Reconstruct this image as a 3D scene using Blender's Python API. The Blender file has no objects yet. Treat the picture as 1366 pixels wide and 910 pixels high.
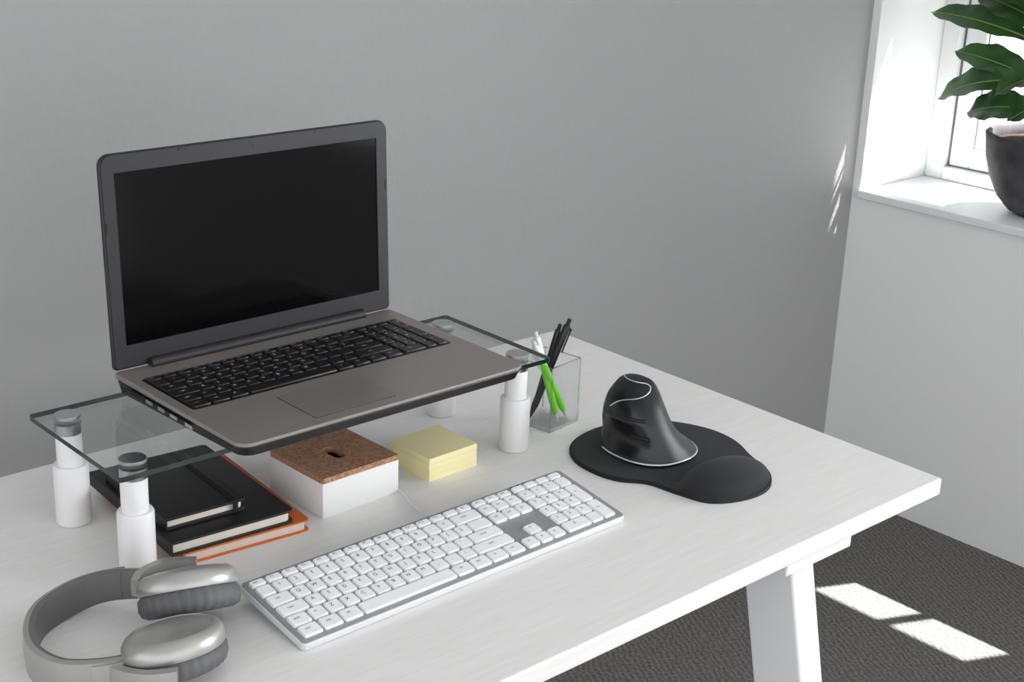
import bpy, bmesh, math, random
from mathutils import Vector, Matrix, Euler
random.seed(4)
S=bpy.context.scene
COL=bpy.context.collection
T=0.74   # desk top height above the floor
# ------------------------------------------------------------------ materials
def lin(c):
    return tuple(((x/255)/12.92 if x/255<=.04045 else ((x/255+.055)/1.055)**2.4) for x in c)
def mat(name,rgb,rough=.5,metal=0,bump=None,var=None,spec=.5,coat=0,sheen=0):
    m=bpy.data.materials.new(name); m.use_nodes=True; nt=m.node_tree; b=nt.nodes['Principled BSDF']
    c=lin(rgb); b.inputs['Base Color'].default_value=(*c,1)
    b.inputs['Roughness'].default_value=rough; b.inputs['Metallic'].default_value=metal
    b.inputs['Specular IOR Level'].default_value=spec; b.inputs['Coat Weight'].default_value=coat
    b.inputs['Sheen Weight'].default_value=sheen
    tc=nt.nodes.new('ShaderNodeTexCoord')
    if bump:
        n=nt.nodes.new('ShaderNodeTexNoise'); n.inputs['Scale'].default_value=bump[0]; n.inputs['Detail'].default_value=4
        mp=nt.nodes.new('ShaderNodeMapping'); 
        if len(bump)>3: mp.inputs['Scale'].default_value=bump[3]
        nt.links.new(tc.outputs['Object'],mp.inputs[0]); nt.links.new(mp.outputs[0],n.inputs['Vector'])
        bp=nt.nodes.new('ShaderNodeBump'); bp.inputs['Strength'].default_value=bump[1]; bp.inputs['Distance'].default_value=bump[2]
        nt.links.new(n.outputs['Fac'],bp.inputs['Height']); nt.links.new(bp.outputs[0],b.inputs['Normal'])
    if var:
        n=nt.nodes.new('ShaderNodeTexNoise'); n.inputs['Scale'].default_value=var[0]; n.inputs['Detail'].default_value=6
        mp=nt.nodes.new('ShaderNodeMapping')
        if len(var)>2: mp.inputs['Scale'].default_value=var[2]
        nt.links.new(tc.outputs['Object'],mp.inputs[0]); nt.links.new(mp.outputs[0],n.inputs['Vector'])
        r=nt.nodes.new('ShaderNodeValToRGB'); c2=lin(var[1])
        r.color_ramp.elements[0].position=.35; r.color_ramp.elements[0].color=(*c2,1)
        r.color_ramp.elements[1].position=.65; r.color_ramp.elements[1].color=(*c,1)
        nt.links.new(n.outputs['Fac'],r.inputs[0]); nt.links.new(r.outputs[0],b.inputs['Base Color'])
    return m
def glassmat(name,tint=(1,1,1),f0=.04,extra=0.0):
    m=bpy.data.materials.new(name); m.use_nodes=True; nt=m.node_tree; nt.nodes.clear()
    o=nt.nodes.new('ShaderNodeOutputMaterial'); mx=nt.nodes.new('ShaderNodeMixShader')
    t=nt.nodes.new('ShaderNodeBsdfTransparent'); t.inputs[0].default_value=(*tint,1)
    g=nt.nodes.new('ShaderNodeBsdfGlossy'); g.inputs['Roughness'].default_value=.02
    ge=nt.nodes.new('ShaderNodeNewGeometry')
    d=nt.nodes.new('ShaderNodeVectorMath'); d.operation='DOT_PRODUCT'
    nt.links.new(ge.outputs['Normal'],d.inputs[0]); nt.links.new(ge.outputs['Incoming'],d.inputs[1])
    def mth(op,a,b):
        n=nt.nodes.new('ShaderNodeMath'); n.operation=op
        for k,q in enumerate((a,b)):
            if q is None: continue
            if isinstance(q,(int,float)): n.inputs[k].default_value=q
            else: nt.links.new(q,n.inputs[k])
        return n.outputs[0]
    a=mth('ABSOLUTE',d.outputs['Value'],None); a=mth('SUBTRACT',1.0,a); a=mth('POWER',a,5.0)
    a=mth('MULTIPLY',a,.85); a=mth('ADD',a,f0+extra)
    nt.links.new(a,mx.inputs[0])
    nt.links.new(t.outputs[0],mx.inputs[1]); nt.links.new(g.outputs[0],mx.inputs[2]); nt.links.new(mx.outputs[0],o.inputs[0])
    return m
M={}
M['wall_grey']=mat('wall_grey_paint',(162,162,162),.75,bump=(110,.55,.0018),spec=.3)
M['wall_white']=mat('wall_white_paint',(240,240,240),.75,bump=(90,.3,.001),spec=.3)
M['trim']=mat('trim_white_gloss',(236,238,240),.35)
M['sunblock']=mat('sun_blocker_white',(236,236,232),.8,bump=(600,.3,.0004))
M['desk']=mat('desk_white_stained_wood',(240,239,238),.42,bump=(28,.14,.0005,(1.2,22,22)),var=(14,(235,234,232),(1,14,14)))
M['deskleg']=mat('desk_leg_white',(238,238,239),.45,bump=(30,.2,.0005,(20,20,1)))
M['white']=mat('white_plastic',(238,238,240),.35)
M['sleeve']=mat('riser_white_paint',(236,235,236),.4)
M['chrome']=mat('brushed_steel',(200,200,202),.28,1)
M['taupe']=mat('laptop_taupe_aluminium',(146,140,135),.42,.4)
M['taupe2']=mat('touchpad_taupe',(139,133,128),.35,.35)
M['bezel']=mat('laptop_bezel_charcoal',(31,31,34),.5)
M['bezel2']=mat('laptop_lid_edge',(30,28,30),.4)
M['screen']=mat('laptop_screen_black',(3,3,4),.1,spec=.16)
M['blackpl']=mat('black_plastic',(14,14,15),.4)
M['keyblack']=mat('laptop_key_black',(24,24,26),.4)
M['legendw']=mat('key_legend_white',(210,210,210),.6)
M['keywhite']=mat('keyboard_key_white',(243,243,246),.4)
M['kbsilver']=mat('keyboard_silver_plate',(158,158,160),.4,.3)
M['kbedge']=mat('keyboard_edge',(226,226,230),.35,.1)
M['legendk']=mat('key_legend_dark',(48,50,56),.6)
M['cork']=mat('cork',(194,150,120),.85,bump=(400,.6,.001),var=(260,(152,112,86)))
M['slotshade']=mat('slot_shade_dark',(18,14,12),.8)
M['boxwhite']=mat('box_white_lacquer',(242,242,242),.4)
M['postit']=mat('sticky_note_yellow',(250,240,186),.8,bump=(900,.35,.0006,(.05,.05,1)))
M['orange']=mat('orange_cover',(212,106,38),.6)
M['paper']=mat('paper_edges',(222,214,202),.85,bump=(900,.4,.0006,(.05,.05,1)))
M['leather']=mat('black_leather_cover',(24,24,26),.5,bump=(700,.3,.0004))
M['elastic']=mat('elastic_band_black',(12,12,13),.8)
M['padfab']=mat('mousepad_fabric_black',(24,25,28),.85,bump=(1500,.4,.0004),sheen=.08)
M['mouseb']=mat('mouse_black_soft',(20,21,24),.42,bump=(1200,.15,.0002))
M['mouseg']=mat('mouse_black_panel',(20,21,24),.26)
M['silver']=mat('mouse_silver_line',(228,230,233),.25,.5)
M['hpsilver']=mat('headphone_silver',(176,175,172),.32,.6,bump=(900,.08,.0002))
M['hpdark']=mat('headphone_dark_band',(108,107,107),.6)
M['cushion']=mat('headphone_cushion_grey',(92,92,94),.6)
M['green']=mat('pen_green',(120,215,50),.3,coat=.4)
M['pensilver']=mat('pen_silver',(215,217,218),.3,.3)
M['penblack']=mat('pen_black',(18,18,20),.3)
M['leaf']=mat('fiddle_leaf_green',(60,102,46),.38,var=(18,(34,70,34)),coat=.15)
M['leafrib']=mat('leaf_rib_light',(140,168,92),.45)
M['stem']=mat('plant_stem_brown',(98,74,52),.8,bump=(80,.5,.002))
M['pot']=mat('plant_pot_dark_stone',(72,71,73),.75,var=(30,(52,51,54)),bump=(60,.3,.001))
M['soil']=mat('potting_soil',(74,46,38),.95,bump=(120,1,.006),var=(60,(34,22,18)))
M['cable']=mat('cable_white',(225,225,228),.5)
M['glass']=glassmat('riser_glass',(.975,.985,.98),.03)
M['glassedge']=mat('riser_glass_edge',(30,44,40),.12,spec=.8)
M['acryl']=glassmat('clear_acrylic',(.985,.99,.99),.03)
M['acrylrim']=glassmat('clear_acrylic_rim',(.92,.94,.94),.04,.35)
M['pane']=glassmat('window_pane',(.98,.985,.985),.02)
# carpet
def carpet():
    m=bpy.data.materials.new('carpet_dark_grey_weave'); m.use_nodes=True; nt=m.node_tree; b=nt.nodes['Principled BSDF']
    b.inputs['Roughness'].default_value=.95; b.inputs['Specular IOR Level'].default_value=.15
    tc=nt.nodes.new('ShaderNodeTexCoord'); mp=nt.nodes.new('ShaderNodeMapping'); mp.inputs['Rotation'].default_value=(0,0,.5)
    nt.links.new(tc.outputs['Object'],mp.inputs[0])
    w=nt.nodes.new('ShaderNodeTexWave'); w.inputs['Scale'].default_value=28; w.inputs['Distortion'].default_value=6; w.inputs['Detail'].default_value=3
    n=nt.nodes.new('ShaderNodeTexNoise'); n.inputs['Scale'].default_value=160; n.inputs['Detail'].default_value=5
    nt.links.new(mp.outputs[0],w.inputs['Vector']); nt.links.new(mp.outputs[0],n.inputs['Vector'])
    mul=nt.nodes.new('ShaderNodeMath'); mul.operation='MULTIPLY_ADD'; mul.inputs[1].default_value=.2
    nt.links.new(w.outputs['Fac'],mul.inputs[0]); nt.links.new(n.outputs['Fac'],mul.inputs[2])
    r=nt.nodes.new('ShaderNodeValToRGB'); r.color_ramp.elements[0].position=.35; r.color_ramp.elements[0].color=(*lin((82,80,79)),1)
    r.color_ramp.elements[1].position=.9; r.color_ramp.elements[1].color=(*lin((134,132,130)),1)
    nt.links.new(mul.outputs[0],r.inputs[0]); nt.links.new(r.outputs[0],b.inputs['Base Color'])
    bp=nt.nodes.new('ShaderNodeBump'); bp.inputs['Strength'].default_value=.4; bp.inputs['Distance'].default_value=.003
    nt.links.new(mul.outputs[0],bp.inputs['Height']); nt.links.new(bp.outputs[0],b.inputs['Normal'])
    return m
M['carpet']=carpet()
# ------------------------------------------------------------------ helpers
def empty(name,loc=(0,0,0),rot=(0,0,0),parent=None):
    o=bpy.data.objects.new(name,None); COL.objects.link(o); o.location=loc; o.rotation_euler=rot; o.empty_display_size=.02
    if parent: o.parent=parent
    return o
def meshobj(name,verts,faces,mats,parent=None,loc=(0,0,0),rot=(0,0,0),smooth=False,fm=None,bevel=0,seg=3,angle=None):
    me=bpy.data.meshes.new(name); me.from_pydata([tuple(v) for v in verts],[],faces); me.validate()
    bm=bmesh.new(); bm.from_mesh(me); bmesh.ops.recalc_face_normals(bm,faces=bm.faces) ; bm.to_mesh(me); bm.free()
    if not isinstance(mats,(list,tuple)): mats=[mats]
    for k in mats: me.materials.append(M[k])
    if fm: 
        for p,i in zip(me.polygons,fm): p.material_index=i
    if smooth:
        for p in me.polygons: p.use_smooth=True
        if angle: 
            try: me.set_sharp_from_angle(angle=angle)
            except Exception: pass
    o=bpy.data.objects.new(name,me); COL.objects.link(o); o.location=loc; o.rotation_euler=rot
    if parent: o.parent=parent
    if bevel:
        b=o.modifiers.new('bevel','BEVEL'); b.width=bevel; b.segments=seg; b.limit_method='ANGLE'; b.angle_limit=.6
        for p in me.polygons: p.use_smooth=True
        try: me.set_sharp_from_angle(angle=.6)
        except Exception: pass
        b.harden_normals=False
    return o
def box(name,c,s,m,parent=None,rot=(0,0,0),bevel=0,seg=3):
    x,y,z=s[0]/2,s[1]/2,s[2]/2
    v=[(-x,-y,-z),(x,-y,-z),(x,y,-z),(-x,y,-z),(-x,-y,z),(x,-y,z),(x,y,z),(-x,y,z)]
    f=[(0,3,2,1),(4,5,6,7),(0,1,5,4),(1,2,6,5),(2,3,7,6),(3,0,4,7)]
    return meshobj(name,v,f,m,parent,c,rot,bevel=bevel,seg=seg)
def lathe(name,prof,m,parent=None,loc=(0,0,0),rot=(0,0,0),n=48,sx=1,sy=1,fm=None,cap=True,angle=.7):
    v=[];f=[]; idx=[]
    for r,z in prof:
        for i in range(n):
            a=2*math.pi*i/n; v.append((r*sx*math.cos(a),r*sy*math.sin(a),z))
    for j in range(len(prof)-1):
        for i in range(n):
            f.append((j*n+i,j*n+(i+1)%n,(j+1)*n+(i+1)%n,(j+1)*n+i)); idx.append(fm[j] if fm else 0)
    if cap:
        f.append(tuple(range(n))[::-1]); idx.append(idx[0])
        f.append(tuple((len(prof)-1)*n+i for i in range(n))); idx.append(idx[-2])
    return meshobj(name,v,f,m,parent,loc,rot,True,idx,angle=angle)
def rrect(w,h,r,n=6,cx=0,cy=0):
    p=[]
    if not isinstance(r,(list,tuple)): r=[r]*4
    for k,(sx,sy) in enumerate(((1,1),(-1,1),(-1,-1),(1,-1))):
        R=r[k]
        for i in range(n+1):
            a=math.pi/2*k+math.pi/2*i/n
            p.append((cx+sx*(w/2-R)+R*math.cos(a),cy+sy*(h/2-R)+R*math.sin(a)))
    return p
def prism(name,pts,z0,z1,m,parent=None,loc=(0,0,0),rot=(0,0,0),bevel=0,seg=2,smooth=True,fm=None):
    n=len(pts); v=[(x,y,z0) for x,y in pts]+[(x,y,z1) for x,y in pts]
    f=[tuple(range(n))[::-1],tuple(range(n,2*n))]+[(i,(i+1)%n,n+(i+1)%n,n+i) for i in range(n)]
    idx=None
    if fm: idx=[fm[0],fm[1]]+[fm[2]]*n
    return meshobj(name,v,f,m,parent,loc,rot,smooth,idx,bevel=bevel,seg=seg,angle=.6)
def tube(name,pts,r,m,parent=None,res=4,cyc=False,loc=(0,0,0)):
    cu=bpy.data.curves.new(name,'CURVE'); cu.dimensions='3D'; sp=cu.splines.new('NURBS'); sp.points.add(len(pts)-1)
    for p,q in zip(sp.points,pts): p.co=(*q,1)
    sp.use_endpoint_u=not cyc; sp.use_cyclic_u=cyc; sp.order_u=4; cu.bevel_depth=r; cu.bevel_resolution=res; cu.resolution_u=8
    cu.use_fill_caps=True
    cu.materials.append(M[m]); o=bpy.data.objects.new(name,cu); COL.objects.link(o); o.location=loc
    if parent: o.parent=parent
    return o
def catmull(P,n=8,closed=False):
    out=[]; N=len(P); rng=range(N if closed else N-1)
    for i in rng:
        if closed: a,b,c,d=[Vector(P[(i+k)%N]) for k in (-1,0,1,2)]
        else: a,b,c,d=[Vector(P[min(max(i+k,0),N-1)]) for k in (-1,0,1,2)]
        for j in range(n):
            t=j/n; out.append(.5*((2*b)+(c-a)*t+(2*a-5*b+4*c-d)*t*t+(-a+3*b-3*c+d)*t**3))
    if not closed: out.append(Vector(P[-1]))
    return out
def sweep(name,path,sect,m,parent=None,sm=None,loc=(0,0,0),rot=(0,0,0)):
    """path: list of Vector; sect(i,t)->list of (side,up)"""
    v=[];f=[];N=len(path)
    for i,p in enumerate(path):
        d=(path[min(i+1,N-1)]-path[max(i-1,0)]); d.z=0; d.normalize(); s=Vector((d.y,-d.x,0))
        for a,b in sect(i/(N-1)): v.append(p+s*a+Vector((0,0,b)))
    k=len(sect(0))
    for i in range(N-1):
        for j in range(k): f.append((i*k+j,i*k+(j+1)%k,(i+1)*k+(j+1)%k,(i+1)*k+j))
    f.append(tuple(range(k))); f.append(tuple((N-1)*k+j for j in range(k)))
    fm=None
    if sm: fm=[sm(j) for i in range(N-1) for j in range(k)]+[0,0]
    return meshobj(name,v,f,m,parent,loc,rot,True,fm,angle=.8)
# text glyph cache
_g={}
def glyph(t):
    if t in _g: return _g[t]
    cu=bpy.data.curves.new('g','FONT'); cu.body=t; cu.size=1; cu.align_x='CENTER'; cu.align_y='CENTER'; cu.resolution_u=2
    o=bpy.data.objects.new('g',cu); COL.objects.link(o); bpy.context.view_layer.update()
    me=bpy.data.meshes.new_from_object(o.evaluated_get(bpy.context.evaluated_depsgraph_get()))
    _g[t]=([v.co.copy() for v in me.vertices],[tuple(p.vertices) for p in me.polygons])
    bpy.data.objects.remove(o); bpy.data.curves.remove(cu); bpy.data.meshes.remove(me)
    return _g[t]
def keyset(name,keys,m,lm,parent,h,gap,top_in,lsize,z0=0):
    """keys: (cx,cy,w,d,label)"""
    v=[];f=[];lv=[];lf=[]
    for cx,cy,w,d,lab in keys:
        rings=[(0,0),(h*.75,top_in*.35),(h,top_in)]
        base=len(v); k=None
        for z,ins in rings:
            pts=rrect(w-gap-2*ins,d-gap-2*ins,.0016,2,cx,cy); k=len(pts)
            v+= [(x,y,z0+z) for x,y in pts]
        for r in range(2):
            for i in range(k): f.append((base+r*k+i,base+r*k+(i+1)%k,base+(r+1)*k+(i+1)%k,base+(r+1)*k+i))
        f.append(tuple(base+2*k+i for i in range(k)))
        if lab:
            gv,gf=glyph(lab); b=len(lv); s=lsize if len(lab)<2 else lsize*.66
            ox=cx-min(.002,w*.15)
            lv+=[(ox+q.x*s,cy+d*.08+q.y*s,z0+h+.00015) for q in gv]; lf+=[tuple(b+i for i in p) for p in gf]
    o=meshobj(name,v,f,m,parent,smooth=True,angle=.5)
    if lv: 
        me=bpy.data.meshes.new(name+'_legends'); me.from_pydata(lv,[],lf); me.materials.append(M[lm])
        l=bpy.data.objects.new(name+'_legends',me); COL.objects.link(l); l.parent=parent
    return o
# ------------------------------------------------------------------ ROOM
WX,WY=1.251,1.0255; XL,YF=-3.6,-3.4; H=2.5; WO=1.58
box('floor',((XL+WO)/2,(YF+WY)/2+.1,-.05),(WO-XL+.4,WY-YF+.4,.1),'carpet')
box('ceiling',((XL+WO)/2,(YF+WY)/2+.1,H+.05),(WO-XL+.4,WY-YF+.4,.1),'wall_white')
box('wall_back',((XL+WX)/2,WY+.08,H/2),(WX-XL,.16,H),'wall_grey')
# right wall with two openings (window_1 beside the corner, added_window added out of view for fill)
zs=T-.009; zh=T+.945
w1=(-.045,WY-.02); w2=(-2.1,-.75)
rw=[]
def addbox(lst,x0,x1,y0,y1,z0,z1): lst.append((x0,x1,y0,y1,z0,z1))
addbox(rw,WX,WO,YF,WY+.16,0,zs-.018); addbox(rw,WX,WO,YF,WY+.16,zh,H)
addbox(rw,WX,WO,w1[1],WY+.16,zs-.018,zh); addbox(rw,WX,WO,w2[1],w1[0],zs-.018,zh); addbox(rw,WX,WO,YF,w2[0],zs-.018,zh)
def multibox(name,lst,m,parent=None,bevel=0):
    v=[];f=[]
    for x0,x1,y0,y1,z0,z1 in lst:
        b=len(v); v+=[(x0,y0,z0),(x1,y0,z0),(x1,y1,z0),(x0,y1,z0),(x0,y0,z1),(x1,y0,z1),(x1,y1,z1),(x0,y1,z1)]
        f+=[tuple(b+i for i in q) for q in [(0,3,2,1),(4,5,6,7),(0,1,5,4),(1,2,6,5),(2,3,7,6),(3,0,4,7)]]
    return meshobj(name,v,f,m,parent,bevel=bevel)
multibox('wall_right',rw,'wall_white')
def window(name,y0,y1,bars):
    p=empty(name,(0,0,0))
    fx0,fx1=WX+.267,WX+.33
    fr=.045
    multibox('frame',[(fx0-.012,fx1,y1-fr,y1,zs,zh),(fx0-.012,fx1,y0,y0+fr,zs,zh),(fx0-.012,fx1,y0+fr,y1-fr,zs,zs+.03),(fx0-.012,fx1,y0+fr,y1-fr,zh-.03,zh)],'trim',p,.003)
    a=y0+fr+.004; b=y1-fr-.004; wa=.012 if len(bars)==1 and name=='window_1' else .052; w=.052
    x0,x1=fx0+.008,fx0+.045; z0,z1=zs+.032,zh-.032
    s=[(x0,x1,a,a+wa,z0,z1),(x0,x1,b-w,b,z0,z1),(x0,x1,a+wa,b-w,z0,z0+.045),(x0,x1,a+wa,b-w,z1-.03,z1)]
    for m in bars: s.append((x0+.006,x1-.012,m-.013,m+.013,z0+.045,z1-.03))
    multibox('sash',s,'trim',p,.003); multibox('pane',[(x0+.013,x0+.016,a+wa,b-w,z0+.045,z1-.03)],'pane',p)
    # dark rubber seal between frame and sash, and pane seal
    g=.0022
    multibox('seal',[(x0-.0005,x0+.004,b,b+.004,z0,z1),(x0-.0005,x0+.004,a,b,z0-.002,z0),
        (x0+.011,x0+.013,b-w-g,b-w,z0+.045,z1-.03),(x0+.011,x0+.013,a+wa,b-w,z0+.045,z0+.045+g)],'hpdark',p)
    return p
wn=window('window_1',w1[0],w1[1],[.205])
window('added_window',w2[0],w2[1],[-1.425])  # unseen second window, made up as an opening for the fill lamp
# made-up roller shade above view, added to block sun in the recess
multibox('sun_block_sheet',[(1.502,1.5035,.395,.880,T+.50,zh-.03)],'sunblock',wn)
multibox('sun_block_bar',[(1.499,1.5065,.395,.880,T+.492,T+.502)],'trim',wn,.001)
lathe('sun_block_roll',[(.018,.395),(.018,.880)],'sunblock',wn,(1.495,0,zh-.02),(-math.pi/2,0,0),n=24)
for i,w in enumerate((w1,w2)):
    multibox('trim_%d'%(i+1),[(WX-.012,WX+.27,w[0],w[1],zs-.018,zs)],'trim',None,.003)
# ------------------------------------------------------------------ DESK
desk=empty('desk',(-.78,.342,0))
def dl(x,y,z): return (x+.78,y-.342,z)
DY=.684; TH=.0225
box('table_top',dl(-.78,DY/2,T-TH/2),(1.56,DY,TH),'desk',desk,bevel=.0025)
for sx,x0 in ((1,-.252),(-1,-1.308)):
    box('cross_beam_%s'%('r' if sx>0 else 'l'),dl(x0+sx*.02,DY/2,T-TH-.009),(.12,DY-.012,.018),'deskleg',desk,bevel=.002)
    for k,(ya,sg) in enumerate(((.048,-1),(DY-.048,1))):
        zt=T-TH-.018; sp=.22*zt
        xa,xb=x0-.022,x0+.018
        v=[];
        for z,dy in ((0,sg*sp),(zt,0)):
            hw=.036
            v+=[(xa,ya+dy-hw,z),(xb,ya+dy-hw,z),(xb,ya+dy+hw,z),(xa,ya+dy+hw,z)]
        v=[dl(*q) for q in v]
        meshobj('leg_%d_%s'%(k+1,'r' if sx>0 else 'l'),v,[(0,3,2,1),(4,5,6,7),(0,1,5,4),(1,2,6,5),(2,3,7,6),(3,0,4,7)],'deskleg',desk,bevel=.003)
    box('stretcher_%s'%('r' if sx>0 else 'l'),dl(x0,DY/2,.22),(.03,DY-.02,.06),'deskleg',desk,bevel=.002)
# ------------------------------------------------------------------ GLASS RISER
gc=(-.6139,.4578)
ris=empty('glass_monitor_riser',(gc[0],gc[1],T))
prism('glass_shelf',rrect(.5745,.2015,.004,3),.1165,.122,['glass','glassedge'],ris,fm=(0,0,1))
for i,(a,b) in enumerate(((-1,-1),(1,-1),(1,1),(-1,1))):
    x,y=a*.2576,b*.0712
    lathe('leg_sleeve_%d'%(i+1),[(.0175,0),(.0188,.001),(.0188,.066),(.0176,.0685),(.0145,.0688)],'sleeve',ris,(x,y,0))
    lathe('leg_tube_%d'%(i+1),[(.0138,.066),(.0138,.1045)],'sleeve',ris,(x,y,0))
    lathe('leg_collar_%d'%(i+1),[(.0138,.1045),(.0142,.105),(.0142,.1162)],'chrome',ris,(x,y,0))
    lathe('leg_cap_%d'%(i+1),[(.0142,.1222),(.0142,.1248),(.0136,.1254),(.004,.1254)],'chrome',ris,(x,y,0))
# ------------------------------------------------------------------ LAPTOP
lap=empty('laptop',(-.6129,.4256,T+.1502),(0,0,.0089))
W,D=.381,.256
def wedge(name,w,d,r,zt,zbf,zbb,m,ins=0):
    pts=rrect(w,d,r,6); n=len(pts)
    def zb(y): t=(y+d/2)/d; return zbf+(zbb-zbf)*t
    v=[(x*(1-ins),y*(1-ins),zb(y)) for x,y in pts]+[(x,y,zt) for x,y in pts]
    f=[tuple(range(n))[::-1],tuple(range(n,2*n))]+[(i,(i+1)%n,n+(i+1)%n,n+i) for i in range(n)]
    return meshobj(name,v,f,m,lap,smooth=True,bevel=.0012,seg=2)
wedge('palm_rest_deck',W,D,[.006,.006,.016,.016],0,-.004,-.006,'taupe')
wedge('bottom_shell',W-.002,D-.002,[.006,.006,.016,.016],-.0042,-.015,-.0235,'blackpl',.02)
for x in (-.16,.16):
    for y in (-.03,.1): lathe('foot',[(.006,-.0280),(.006,-.018)],'blackpl',lap,(x,y,0),n=20)
prism('keyboard_tray',rrect(.348,.109,.004,4,-.004,.0355),-.0005,.0004,'blackpl',lap)
prism('touchpad',rrect(.104,.072,.003,4,-.0385,-.076),-.0005,.0005,'taupe2',lap)
prism('touchpad_gap',rrect(.1052,.0732,.0035,4,-.0385,-.076),-.0005,.00025,'blackpl',lap)
box('port_row',(-.1895,.03,-.011),(.003,.12,.006),'blackpl',lap)
for k,yy in enumerate((.05,.025,-.0,-.03)): box('port_%d'%(k+1),(-.1898,yy,-.0105),(.003,.014,.004),'chrome',lap)
# keys
def laykeys(x0,y1,p,rh,fh,labels=True,num=True,numgap=.12,nump=None,nav=False,navgap=.2):
    rows=[]; L='QWERTYUIOP'; A='ASDFGHJKL'; Z='ZXCVBNM'
    rows.append([(1,'esc')]+[(1,'F%d'%i) for i in range(1,13)]+[(1,''),(1,'del')])
    rows.append([(1,c) for c in '`1234567890-=']+[(2,'back')])
    rows.append([(1.5,'tab')]+[(1,c) for c in L]+[(1,'['),(1,']'),(1.5,'')])
    rows.append([(1.75,'caps')]+[(1,c) for c in A]+[(1,';'),(1,"'"),(2.25,'enter')])
    rows.append([(1.25,'shift'),(1,'<')]+[(1,c) for c in Z]+[(1,','),(1,'.'),(1,'/'),(2.75,'shift')])
    rows.append([(1.25,'ctrl'),(1.25,'win'),(1.25,'alt'),(6.25,''),(1.25,'alt'),(1.25,'win'),(1.25,'='),(1.25,'ctrl')])
    K=[]; y=y1
    ycs=[]
    for ri,row in enumerate(rows):
        h=fh if ri==0 else rh; x=x0
        for w,l in row:
            K.append((x+w*p/2,y-h/2,w*p,h,l if labels else '')); x+=w*p
        ycs.append((y-h/2,h)); y-=h
    x=x0+15*p
    if nav:
        x+=navgap*p
        for ri in (0,1,2):
            for i in range(3): K.append((x+(i+.5)*p,ycs[ri][0],p,ycs[ri][1],(('prt','scr','brk'),('ins','hm','pu'),('del','end','pd'))[ri][i]))
        K.append((x+1.5*p,ycs[4][0],p,ycs[4][1],'^'))
        for i in range(3): K.append((x+(i+.5)*p,ycs[5][0],p,ycs[5][1],'<v>'[i]))
        x+=3*p
    if num:
        x+=numgap*p; q=nump or p
        if True:
            for i in range(4): K.append((x+(i+.5)*q,ycs[0][0],q,ycs[0][1],''))
        for i,c in enumerate(('nl','/','*','-')): K.append((x+(i+.5)*q,ycs[1][0],q,rh,c))
        for r,s in ((2,'789'),(3,'456'),(4,'123')):
            for i,c in enumerate(s): K.append((x+(i+.5)*q,ycs[r][0],q,rh,c))
        K.append((x+3.5*q,(ycs[2][0]+ycs[3][0])/2,q,2*rh,'+')); K.append((x+3.5*q,(ycs[4][0]+ycs[5][0])/2,q,2*rh,'ent'))
        K.append((x+q,ycs[5][0],2*q,rh,'0')); K.append((x+2.5*q,ycs[5][0],q,rh,'.'))
    return K
K=laykeys(-.1765,.0885,.01848,.0186,.0125,nump=.01640)
keyset('laptop_keys',K,'keyblack','legendw',lap,.0018,.0030,.0003,.0058,.0005)
# lid
tilt=.041; LH=.2386
lid=empty('lid',(0,D/2-.002,.001),(math.pi/2-tilt,0,0),lap)
prism('lid_shell',rrect(W-.001,LH,[.013,.013,.005,.005],8,0,LH/2),-.0065,-.0005,'bezel2',lid,bevel=.0015)
def frame(name,w,h,r,cy,w2,h2,cy2,cx2,z0,z1,m,parent):
    a=rrect(w,h,r,6,0,cy); b=rrect(w2,h2,.001,6,cx2,cy2); n=len(a)
    v=[(x,y,z0) for x,y in a]+[(x,y,z1) for x,y in a]+[(x,y,z1) for x,y in b]+[(x,y,z0) for x,y in b]
    f=[]
    for k in range(3):
        for i in range(n): f.append((k*n+i,k*n+(i+1)%n,(k+1)*n+(i+1)%n,(k+1)*n+i))
    return meshobj(name,v,f,m,parent,bevel=.0004,seg=2)
frame('screen_bezel',W-.004,LH-.003,[.012,.012,.004,.004],LH/2+.0005,.347,.191,.1225,-.0005,-.001,.0012,'bezel',lid)
box('display_panel',(-.0005,.1225,-.0006),(.350,.194,.001),'screen',lid)
for xx in (-.02,-.006,.0,.012): lathe('webcam_dot',[(.0016 if xx==0 else .0009,.0012),(.0014 if xx==0 else .0007,.0015)],'blackpl',lid,(xx,LH-.0105,0),n=16)
for xx in (-.09,.09): box('bumper',(xx,LH-.0035,.0014),(.012,.0025,.0012),'blackpl',lid)
for xx,yy in ((-.1865,.16),(.1865,.16)): box('side_bumper',(xx,yy,.0012),(.0025,.012,.0014),'blackpl',lid)
lathe('hinge_bar',[(.0068,-.148),(.0068,.146)],'bezel',lap,(0,D/2-.005,.003),(0,math.pi/2,0),n=20)
# ------------------------------------------------------------------ KEYBOARD
kb=empty('computer_keyboard',(-.6128,.2083,T+.0170),(.153,0,.011))
prism('keyboard_body',rrect(.435,.1107,.005,5),-.0085,-.0012,'kbedge',kb,bevel=.001)
prism('keyboard_plate',rrect(.433,.1087,.0045,5),-.0014,0,'kbsilver',kb,bevel=.0004)
K=laykeys(-.2125,.0505,.01895,.0178,.0115,nav=True,navgap=.14,numgap=.14,nump=.0187)
keyset('keyboard_keys',K,'keywhite','legendk',kb,.0030,.0028,.0006,.0064,.0)
for x in (-.18,.18): box('tilt_foot',(x,.047,-.0165),(.03,.008,.016),'white',kb)
for i in range(3): box('led_slot',(.14+i*.01,.0528,.0002),(.004,.001,.0004),'legendk',kb)
cab=tube('keyboard_cable',[(-.575,.268,T+.012),(-.570,.288,T+.004),(-.562,.325,T+.003),(-.549,.362,T+.003),(-.542,.40,T+.003),(-.542,.455,T+.003),(-.556,.487,T+.003),(-.60,.492,T+.003),(-.64,.492,T+.003)],.0019,'cable',None)
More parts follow.
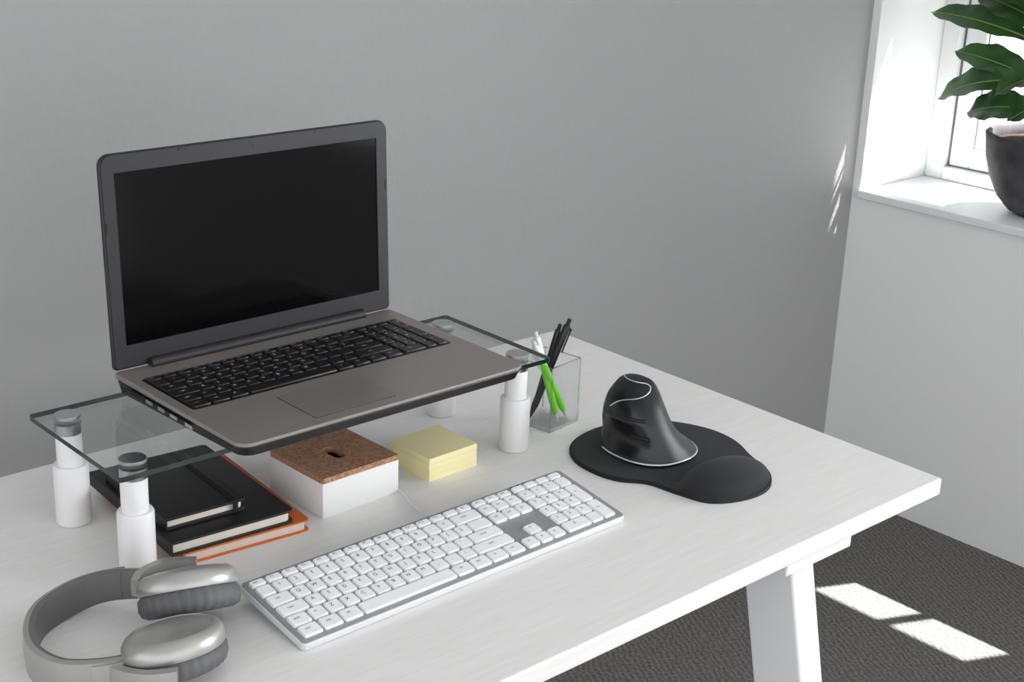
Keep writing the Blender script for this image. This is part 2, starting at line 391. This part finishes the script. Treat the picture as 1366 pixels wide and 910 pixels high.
# ------------------------------------------------------------------ CORK BOX
bx=empty('storage_box_with_cork_lid',(-.604,.421,T),(0,0,.03))
bw_,bd,bh=.108,.102,.041
def tray(name,w,d,h,t,m,parent,base=.002):
    a=rrect(w,d,.0015,2); b=rrect(w-2*t,d-2*t,.001,2); n=len(a)
    v=[(x,y,0) for x,y in a]+[(x,y,h) for x,y in a]+[(x,y,h) for x,y in b]+[(x,y,base) for x,y in b]
    f=[tuple(range(n))[::-1],tuple(range(3*n,4*n))]
    for k in range(3):
        for i in range(n): f.append((k*n+i,k*n+(i+1)%n,(k+1)*n+(i+1)%n,(k+1)*n+i))
    return meshobj(name,v,f,m,parent,smooth=True,angle=.5)
tray('box_body',bw_,bd,bh,.003,'boxwhite',bx)
# lid plate with a real slot
def slotlid():
    n=8; outer=rrect(bw_-.0005,bd-.0005,.003,n-1)   # 4*n points
    r=.0075; half=.0095; inner=[]
    for k in range(4):
        for i in range(n):
            a=math.pi/2*k+math.pi/2*i/(n-1); cy=half*(1 if k in(0,1) else -1)
            inner.append((r*math.cos(a),cy+r*math.sin(a)))
    N=len(outer); z0,z1=bh,bh+.0065
    v=[(x,y,z0) for x,y in outer]+[(x,y,z1) for x,y in outer]+[(x,y,z1) for x,y in inner]+[(x,y,z0) for x,y in inner]
    f=[]
    for k in range(4):
        k2=(k+1)%4
        for i in range(N): f.append((k*N+i,k*N+(i+1)%N,k2*N+(i+1)%N,k2*N+i))
    return meshobj('cork_lid',v,f,'cork',bx)
slotlid()
prism('slot_shade_plate',rrect(bw_-.02,bd-.02,.002,2),bh-.008,bh-.006,'slotshade',bx)  # near-black plate stands in for the shade inside the white box
# ------------------------------------------------------------------ STICKY NOTES
sn=empty('sticky_note_pad',(-.466,.409,T),(0,0,.02))
for i in range(4):
    prism('note_block_%d'%(i+1),rrect(.0755,.0725,.0008,1,random.uniform(-.0004,.0004),random.uniform(-.0004,.0004)),i*.0072,(i+1)*.0072-.0001,'postit',sn)
o=prism('loose_top_sheet',rrect(.0755,.0725,.0008,1),.0290,.0292,'postit',sn,rot=(.006,.0,.01))
# ------------------------------------------------------------------ NOTEBOOKS
def notebook(name,c,w,d,h,z,yaw,cov,band=False,r=.006,cov_t=.0018):
    p=empty(name,(c[0],c[1],T+z),(0,0,yaw))
    prism('cover_bottom',rrect(w,d,[r,.001,.001,r],4),0,cov_t,cov,p,bevel=.0004)
    prism('cover_top',rrect(w,d,[r,.001,.001,r],4),h-cov_t,h,cov,p,bevel=.0006)
    prism('pages',rrect(w-.006,d-.006,[r,.001,.001,r],4,-.0005,0),cov_t,h-cov_t,'paper',p)
    box('spine',(-w/2+.0008,0,h/2),(.0022,d,h-.0004),cov,p,bevel=.0008)
    if band:
        b=.0008; x=w/2-.014
        multibox('elastic_band',[(x-.003,x+.003,-d/2-b,d/2+b,h,h+b),(x-.003,x+.003,-d/2-b,-d/2,0.0002,h),(x-.003,x+.003,d/2,d/2+b,.0002,h)],'elastic',p)
    return p
notebook('orange_notebook',(-.748,.465),.148,.212,.0135,0,-.085,'orange')
notebook('black_notebook',(-.765,.467),.143,.210,.0155,.0136,-.07,'leather',cov_t=.0028)
notebook('small_black_notebook',(-.783,.466),.094,.150,.0135,.0293,-.06,'leather',True,cov_t=.003)
# ------------------------------------------------------------------ PEN HOLDER
ph=empty('pen_holder',(-.2640,.4255,T),(0,0,.14))
tray('acrylic_cup',.060,.060,.088,.0022,'acryl',ph,.004)
fr=[]
for sx in (-1,1):
    for sy in (-1,1): fr.append((sx*.0289-.0008,sx*.0289+.0008,sy*.0289-.0008,sy*.0289+.0008,.004,.088))
hw=.0299
fr+=[(-hw,hw,-hw,-hw+.0022,.0875,.0882),(-hw,hw,hw-.0022,hw,.0875,.0882),(-hw,-hw+.0022,-hw,hw,.0875,.0882),(hw-.0022,hw,-hw,hw,.0875,.0882),(-hw,hw,-hw,-hw+.001,.0,.004),(-hw,-hw+.001,-hw,hw,0,.004)]
multibox('acrylic_polished_edges',fr,'acrylrim',ph)
def pen(name,b,t,m1,m2,r=.0048,tip='pensilver'):
    b=Vector(b)+Vector((0,0,T)); t=Vector(t)+Vector((0,0,T)); d=t-b; L=d.length
    q=d.to_track_quat('Z','Y'); p=empty(name,b); p.rotation_euler=q.to_euler()
    lathe('tip',[(.0006,0),(.0012,.002),(.0032,.012)],tip,p,n=20)
    lathe('barrel',[(.0032,.012),(r,.02),(r,L*.74)],m1,p,n=24)
    lathe('upper_barrel',[(r*1.05,L*.74),(r*1.05,L*.92),(r*.8,L*.94)],m2,p,n=24)
    lathe('clicker',[(r*.6,L*.94),(r*.6,L*.995),(r*.4,L)],m2,p,n=20)
    box('clip',(0,-r-.0022,L*.80),(.0042,.0012,L*.24),m2,p,bevel=.0004)
    box('clip_root',(0,-r-.001,L*.905),(.0042,.0036,.004),m2,p)
    return p
pen('ballpoint_pen',(-.243,.408,.005),(-.303,.416,.122),'green','pensilver')
pen('ballpoint_pen',(-.262,.406,.005),(-.292,.424,.130),'green','pensilver')
pen('ballpoint_pen',(-.284,.436,.005),(-.243,.412,.140),'penblack','penblack',.0046,'penblack')
pen('ballpoint_pen',(-.276,.440,.005),(-.246,.426,.130),'penblack','penblack',.0042,'pensilver')
# ------------------------------------------------------------------ MOUSE PAD
out=[(-.332,.262),(-.328,.305),(-.302,.342),(-.256,.360),(-.198,.358),(-.148,.328),(-.120,.275),(-.122,.225),(-.144,.182),(-.162,.138),(-.198,.110),(-.242,.108),(-.283,.128),(-.296,.168),(-.303,.208),(-.324,.234)]
C=Vector((-.222,.24)); pc=catmull([(x,y,0) for x,y in out],6,True)
mp=empty('mouse_pad_with_wrist_rest',(C.x,C.y,T))
def padz(x,y):
    ex=(x-(-.228-C.x)); ey=(y-(.153-C.y)); ca,sa=math.cos(.12),math.sin(.12)
    u=(ex*ca+ey*sa)/.072; w=(-ex*sa+ey*ca)/.043
    r2=u*u+w*w; 
    return .0045+.0215*max(0,1-r2)**.6
v=[];f=[];n=len(pc); R=[1.0,1.0,.985,.96,.93]+[.9-.9*i/26 for i in range(26)]
for ri,s in enumerate(R):
    for p_ in pc:
        x,y=(p_.x-C.x)*s,(p_.y-C.y)*s
        if ri==0: z=0
        elif ri==1: z=.003
        else: z=padz(x,y)
        v.append((x,y,z))
for ri in range(len(R)-1):
    for i in range(n): f.append((ri*n+i,ri*n+(i+1)%n,(ri+1)*n+(i+1)%n,(ri+1)*n+i))
meshobj('pad_surface',v,f,'padfab',mp,smooth=True)
tube('stitched_edge',[((p_.x-C.x)*.992,(p_.y-C.y)*.992,.0036) for p_ in pc[::2]],.0012,'elastic',mp,3,True)
# ------------------------------------------------------------------ VERTICAL MOUSE
ms=empty('vertical_mouse',(-.240,.275,T+.0045))
secs=[(.000,.006,-.002,.050,.056),(.004,.008,-.002,.055,.058),(.012,.005,0,.051,.056),(.025,-.002,.002,.041,.052),(.040,-.008,.005,.0345,.048),(.055,-.010,.008,.031,.043),(.070,-.009,.011,.0265,.037),(.082,-.005,.014,.0215,.029),(.089,-.001,.017,.0155,.022),(.0918,0,.018,.008,.011)]
def ssec(t):
    t=max(0,min(len(secs)-1.0001,t)); i=int(t); a=t-i; N=len(secs)
    p0,p1,p2,p3=secs[max(i-1,0)],secs[i],secs[min(i+1,N-1)],secs[min(i+2,N-1)]
    return [.5*(2*p1[j]+(p2[j]-p0[j])*a+(2*p0[j]-5*p1[j]+4*p2[j]-p3[j])*a*a+(-p0[j]+3*p1[j]-3*p2[j]+p3[j])*a**3) for j in range(5)]
def mpt(t,th,off=0):
    z,cx,cy,rx,ry=ssec(t); c,s=math.cos(th),math.sin(th)
    e=.85; x=math.copysign(abs(c)**e,c); y=math.copysign(abs(s)**e,s)
    hol=0
    dz=(z-.028)/.022; dth=(abs(((th-math.pi)+math.pi)%(2*math.pi)-math.pi))/.9
    if dth<1 and abs(dz)<1: hol=.006*(1-dth*dth)*(1-dz*dz)
    return Vector((cx+(rx+off)*x+hol,cy+(ry+off)*y,z))
NS,NT=64,(len(secs)-1)*6
v=[];f=[];fm=[]
for j in range(NT+1):
    for i in range(NS): v.append(mpt(j/6,2*math.pi*i/NS))
for j in range(NT):
    for i in range(NS):
        f.append((j*NS+i,j*NS+(i+1)%NS,(j+1)*NS+(i+1)%NS,(j+1)*NS+i))
        th=2*math.pi*(i+.5)/NS; fm.append(1 if (math.pi*.62<th<math.pi*1.40 and 1.6<j/6<8.4) else 0)
f.append(tuple(NT*NS+i for i in range(NS))); fm.append(0); f.append(tuple(range(NS))); fm.append(0)
meshobj('mouse_body',v,f,['mouseb','mouseg'],ms,smooth=True,fm=fm)
tube('silver_base_line',[mpt(1.15,math.radians(a),.0004) for a in range(150,350,8)],.0011,'silver',ms)
tube('silver_top_line',[mpt(8.3,math.pi*.55,.0004),mpt(8.35,math.pi*.8,.0004),mpt(8.4,math.pi*1.05,.0004),mpt(8.4,math.pi*1.28,.0004),mpt(8.3,math.pi*1.45,.0004),mpt(7.7,math.pi*1.50,.0004),mpt(7.1,math.pi*1.42,.0004),mpt(6.7,math.pi*1.28,.0004),mpt(6.4,math.pi*1.12,.0004),mpt(6.1,math.pi*.98,.0004),mpt(5.4,math.pi*.9,.0004)],.0008,'silver',ms)
for k,tt in enumerate((5.0,3.6)):
    P=[mpt(tt,math.radians(a),.0006) for a in (196,208,220,232)]
    tube('side_button_%d'%(k+1),P,.0022,'blackpl',ms)
# ------------------------------------------------------------------ HEADPHONES
hp=empty('over_ear_headphones',(-.95,.25,T))
def L(x,y,z=0): return Vector((x+.95,y-.25,z))
path=catmull([L(-.908,.303,.034),L(-.932,.334,.026),L(-.962,.345,.019),L(-1.000,.332,.016),L(-1.026,.300,.016),L(-1.038,.262,.016),L(-1.030,.228,.016),L(-1.006,.206,.018),L(-.980,.194,.020)],8)
def bsec(t):
    w=.0140+.003*math.sin(math.pi*t); th=.0048
    return [(-th,-w),(0,-w-.0016),(th,-w),(th+.001,0),(th,w),(0,w+.0016),(-th,w),(-th-.002,0)]
sweep('headband',path,bsec,['hpsilver','hpdark'],hp,sm=lambda j:1 if j in (5,6,7,0) else 0)
def cup(name,c,rot,ct=.019):
    e=empty(name,c,rot,hp)
    sx,sy=1.0,.84; d=ct-.019
    n=120; v=[];f=[]
    prof=[(.026,.004),(.031,0.0),(.040,0),(.0465,.003),(.0492,.009),(.0490,.014+d),(.044,.019+d)]
    for r,z in prof:
        for i in range(n):
            a=2*math.pi*i/n; rr=r*(1-(.026 if i%4<1 else 0)*(1 if r>.038 else 0))
            v.append((rr*sx*math.cos(a),rr*sy*math.sin(a),z))
    for j in range(len(prof)-1):
        for i in range(n): f.append((j*n+i,j*n+(i+1)%n,(j+1)*n+(i+1)%n,(j+1)*n+i))
    meshobj('cushion',v,f,'cushion',e,smooth=True)
    lathe('driver_cloth',[(.03,.006),(.0305,.008)],'elastic',e,sx=sx,sy=sy)
    lathe('housing',[(r,z+d) for r,z in [(.040,.017),(.0475,.018),(.0488,.021),(.0480,.028),(.0450,.033),(.0400,.0362),(.0385,.0364),(.0380,.0356),(.0372,.0357),(.030,.0378),(.015,.0392),(.002,.0395)]],'hpsilver',e,sx=sx,sy=sy,n=64,angle=.9)
    return e
c1=cup('ear_cup_1',L(-.891,.246,.021),(math.radians(-30),math.radians(7),math.radians(-6)),.023)
c2=cup('ear_cup_2',L(-.942,.184,.0105),(math.radians(-13),math.radians(3),math.radians(8)),.021)
# yokes
sweep('yoke_1',catmull([L(-.922,.296,.036),L(-.910,.302,.041),L(-.886,.300,.044),L(-.862,.285,.044)],6),lambda t:[(-.004,-.009),(.004,-.009),(.005,0),(.004,.009),(-.004,.009),(-.005,0)],'hpsilver',hp)
sweep('yoke_2',catmull([L(-.999,.203,.020),L(-.995,.182,.022),L(-.985,.158,.026),L(-.965,.142,.029)],6),lambda t:[(-.004,-.011),(.004,-.011),(.005,0),(.004,.011),(-.004,.011),(-.005,0)],'hpsilver',hp)
sweep('slider_2',catmull([L(-1.010,.208,.018),L(-.998,.199,.020),L(-.984,.192,.022)],5),lambda t:[(-.006,-.013),(.006,-.013),(.007,0),(.006,.013),(-.006,.013),(-.007,0)],'hpsilver',hp)
sweep('slider_1',catmull([L(-.950,.344,.022),L(-.935,.336,.026),L(-.921,.322,.031)],5),lambda t:[(-.006,-.014),(.006,-.014),(.007,0),(.006,.014),(-.006,.014),(-.007,0)],'hpdark',hp)
prism('button_plate',rrect(.034,.010,.005,5),0,.0012,'hpdark',c1,loc=(.006,.0322,.0384),rot=(math.radians(-38),0,0))
for i in range(3): lathe('button_%d'%(i+1),[(.0022,0),(.002,.0022)],'blackpl',c1,(-.003+i*.009,.0326,.0384),(math.radians(-38),0,0),n=16)
# ------------------------------------------------------------------ PLANT
pl=empty('potted_fiddle_leaf_fig',(1.385,.648,T-.009))
lathe('pot',[(.045,0),(.062,.008),(.088,.035),(.108,.075),(.121,.118),(.126,.156),(.128,.168),(.124,.172),(.117,.170),(.113,.152),(.108,.13)],'pot',pl,n=72,cap=True,angle=1.2)
lathe('soil',[(.113,.151),(.08,.159),(.03,.165),(.005,.166)],'soil',pl,cap=True)
tube('trunk',[(0,0,.14),(.005,.01,.3),(-.005,.0,.5),(.01,-.01,.72),(.0,.0,.86)],.009,'stem',pl)
tube('branch_1',[(0,.005,.2),(-.02,.03,.3),(-.04,.06,.42),(-.05,.07,.6)],.006,'stem',pl)
def leaf(i,b,t,w,curl=.25,roll=0):
    b=Vector(b);t=Vector(t); d=t-b; Ln=d.length; d.normalize()
    side=d.cross(Vector((0,0,1))); 
    if side.length<.1: side=Vector((0,1,0))
    side.normalize(); up=side.cross(d).normalized()
    q=Matrix.Rotation(roll,3,d); side=q@side; up=q@up
    nu,nv=14,8; v=[];f=[];fm=[]
    for a in range(nu+1):
        s=a/nu
        hw=w*(math.sin(math.pi*s**.85)**.75)*(.62+.5*s) if 0<s<1 else .0012
        ctr=b+d*(Ln*s)+up*(curl*Ln*(s*(1-s))*1.2)
        for c in range(nv+1):
            u=(c/nv)*2-1; wave=.05*w*math.sin(s*22+u*2)*abs(u)
            v.append(ctr+side*(hw*u*.5)+up*(abs(u)**1.3*hw*.16+wave))
    for a in range(nu):
        for c in range(nv): f.append((a*(nv+1)+c,a*(nv+1)+c+1,(a+1)*(nv+1)+c+1,(a+1)*(nv+1)+c)); fm.append(0)
    k=len(v)
    for a in range(nu+1):
        s=a/nu; ctr=b+d*(Ln*s)+up*(curl*Ln*(s*(1-s))*1.2+.0009); r=.0022*(1-s*.8)
        v.append(ctr-side*r); v.append(ctr+side*r)
    for a in range(nu): f.append((k+2*a,k+2*a+1,k+2*a+3,k+2*a+2)); fm.append(1)
    me=bpy.data.meshes.new('leaf_%d'%i); me.from_pydata([tuple(q) for q in v],[],f); me.materials.append(M['leaf']); me.materials.append(M['leafrib'])
    for p,mi in zip(me.polygons,fm): p.material_index=mi; p.use_smooth=True
    o=bpy.data.objects.new('leaf_%d'%i,me); COL.objects.link(o); o.parent=pl
LV=[((-.02,.05,.36),(-.02,.307,.392),.075,.2,-.75),((-.01,.04,.28),(-.01,.242,.315),.082,.2,-.75),((-.03,.04,.28),(-.03,.255,.210),.080,.4,-.85),
    ((-.02,.03,.22),(-.02,.185,.190),.095,.35,-.85),((0,.02,.38),(.0,.215,.44),.10,.2,-.7),((-.02,.0,.30),(-.10,.08,.25),.09,.3,-.3),((.0,.02,.42),(-.04,.18,.48),.11,.2,-.8),
    ((-.02,.03,.42),(-.02,.25,.49),.10,.3,-.7),((.0,.0,.24),(-.09,.05,.20),.08,.3,-.4),
    ((.05,.03,.70),(.075,.332,.71),.11,.05,0),((.07,.03,.52),(.075,.307,.56),.036,.05,0),((.07,.05,.45),(.075,.307,.49),.04,.05,0)]  # these three leaves are added above view to cut sun into wall spots
for i,l in enumerate(LV): leaf(i+1,*l)
k=len(LV)+1
for j in range(40):
    z=.38+.50*(j/40); a=j*2.399; 
    R_=random.uniform(.14,.21); dx,dy=math.cos(a)*R_,math.sin(a)*R_*1.05
    if dx>.09: dx=.09
    if z<.47 and dy>0: continue
    ln=z+random.uniform(-.02,.07)
    leaf(k,(dx*.12,dy*.12,z),(dx,dy,min(ln,.9)),random.uniform(.09,.13),.3,random.uniform(-.3,.3)); k+=1
# ------------------------------------------------------------------ LIGHTS
w=bpy.data.worlds.new('world'); S.world=w; w.use_nodes=True; nt=w.node_tree
bg=nt.nodes['Background']; bg.inputs[0].default_value=(.97,.985,1,1); bg.inputs[1].default_value=1.75
sun=bpy.data.lights.new('sun','SUN'); sun.energy=32; sun.angle=.009; sun.color=(1,.97,.93)
so=bpy.data.objects.new('sun',sun); COL.objects.link(so)
so.rotation_euler=Vector((-1,.45,-2.15)).to_track_quat('-Z','Y').to_euler(); so.location=(3,-1,5)
def area(name,loc,d,sx,sy,e,col=(1,1,1)):
    l=bpy.data.lights.new(name,'AREA'); l.shape='RECTANGLE'; l.size=sx; l.size_y=sy; l.energy=e; l.color=col
    o=bpy.data.objects.new(name,l); COL.objects.link(o); o.location=loc; o.rotation_euler=Vector(d).to_track_quat('-Z','Z').to_euler(); return o
area('added_fill_lamp',(1.68,-1.42,T+.47),(-1,.15,-.1),1.3,.9,76,(.99,.995,1))  # added fill lamp outside the made-up window, no such source in view
# ------------------------------------------------------------------ CAMERA
f,p,r,h,yaw=1944.57,.3380,-.0387,.7278,.7450
R0=Vector((1,0,0)); U0=Vector((0,math.sin(p),math.cos(p))); F0=Vector((0,math.cos(p),-math.sin(p)))
Rr=math.cos(r)*R0-math.sin(r)*U0; Ur=math.sin(r)*R0+math.cos(r)*U0
Z=Matrix.Rotation(-yaw,3,'Z'); Rr=Z@Rr; Ur=Z@Ur; B=-(Z@F0)
cam=bpy.data.cameras.new('camera'); cam.sensor_width=36; cam.lens=f/1366*36; cam.clip_start=.02
co=bpy.data.objects.new('camera',cam); COL.objects.link(co)
m4=Matrix(((Rr.x,Ur.x,B.x,-1.4939),(Rr.y,Ur.y,B.y,-.8367),(Rr.z,Ur.z,B.z,T+h),(0,0,0,1)))
co.matrix_world=m4
S.camera=co
S.view_settings.view_transform='Standard'
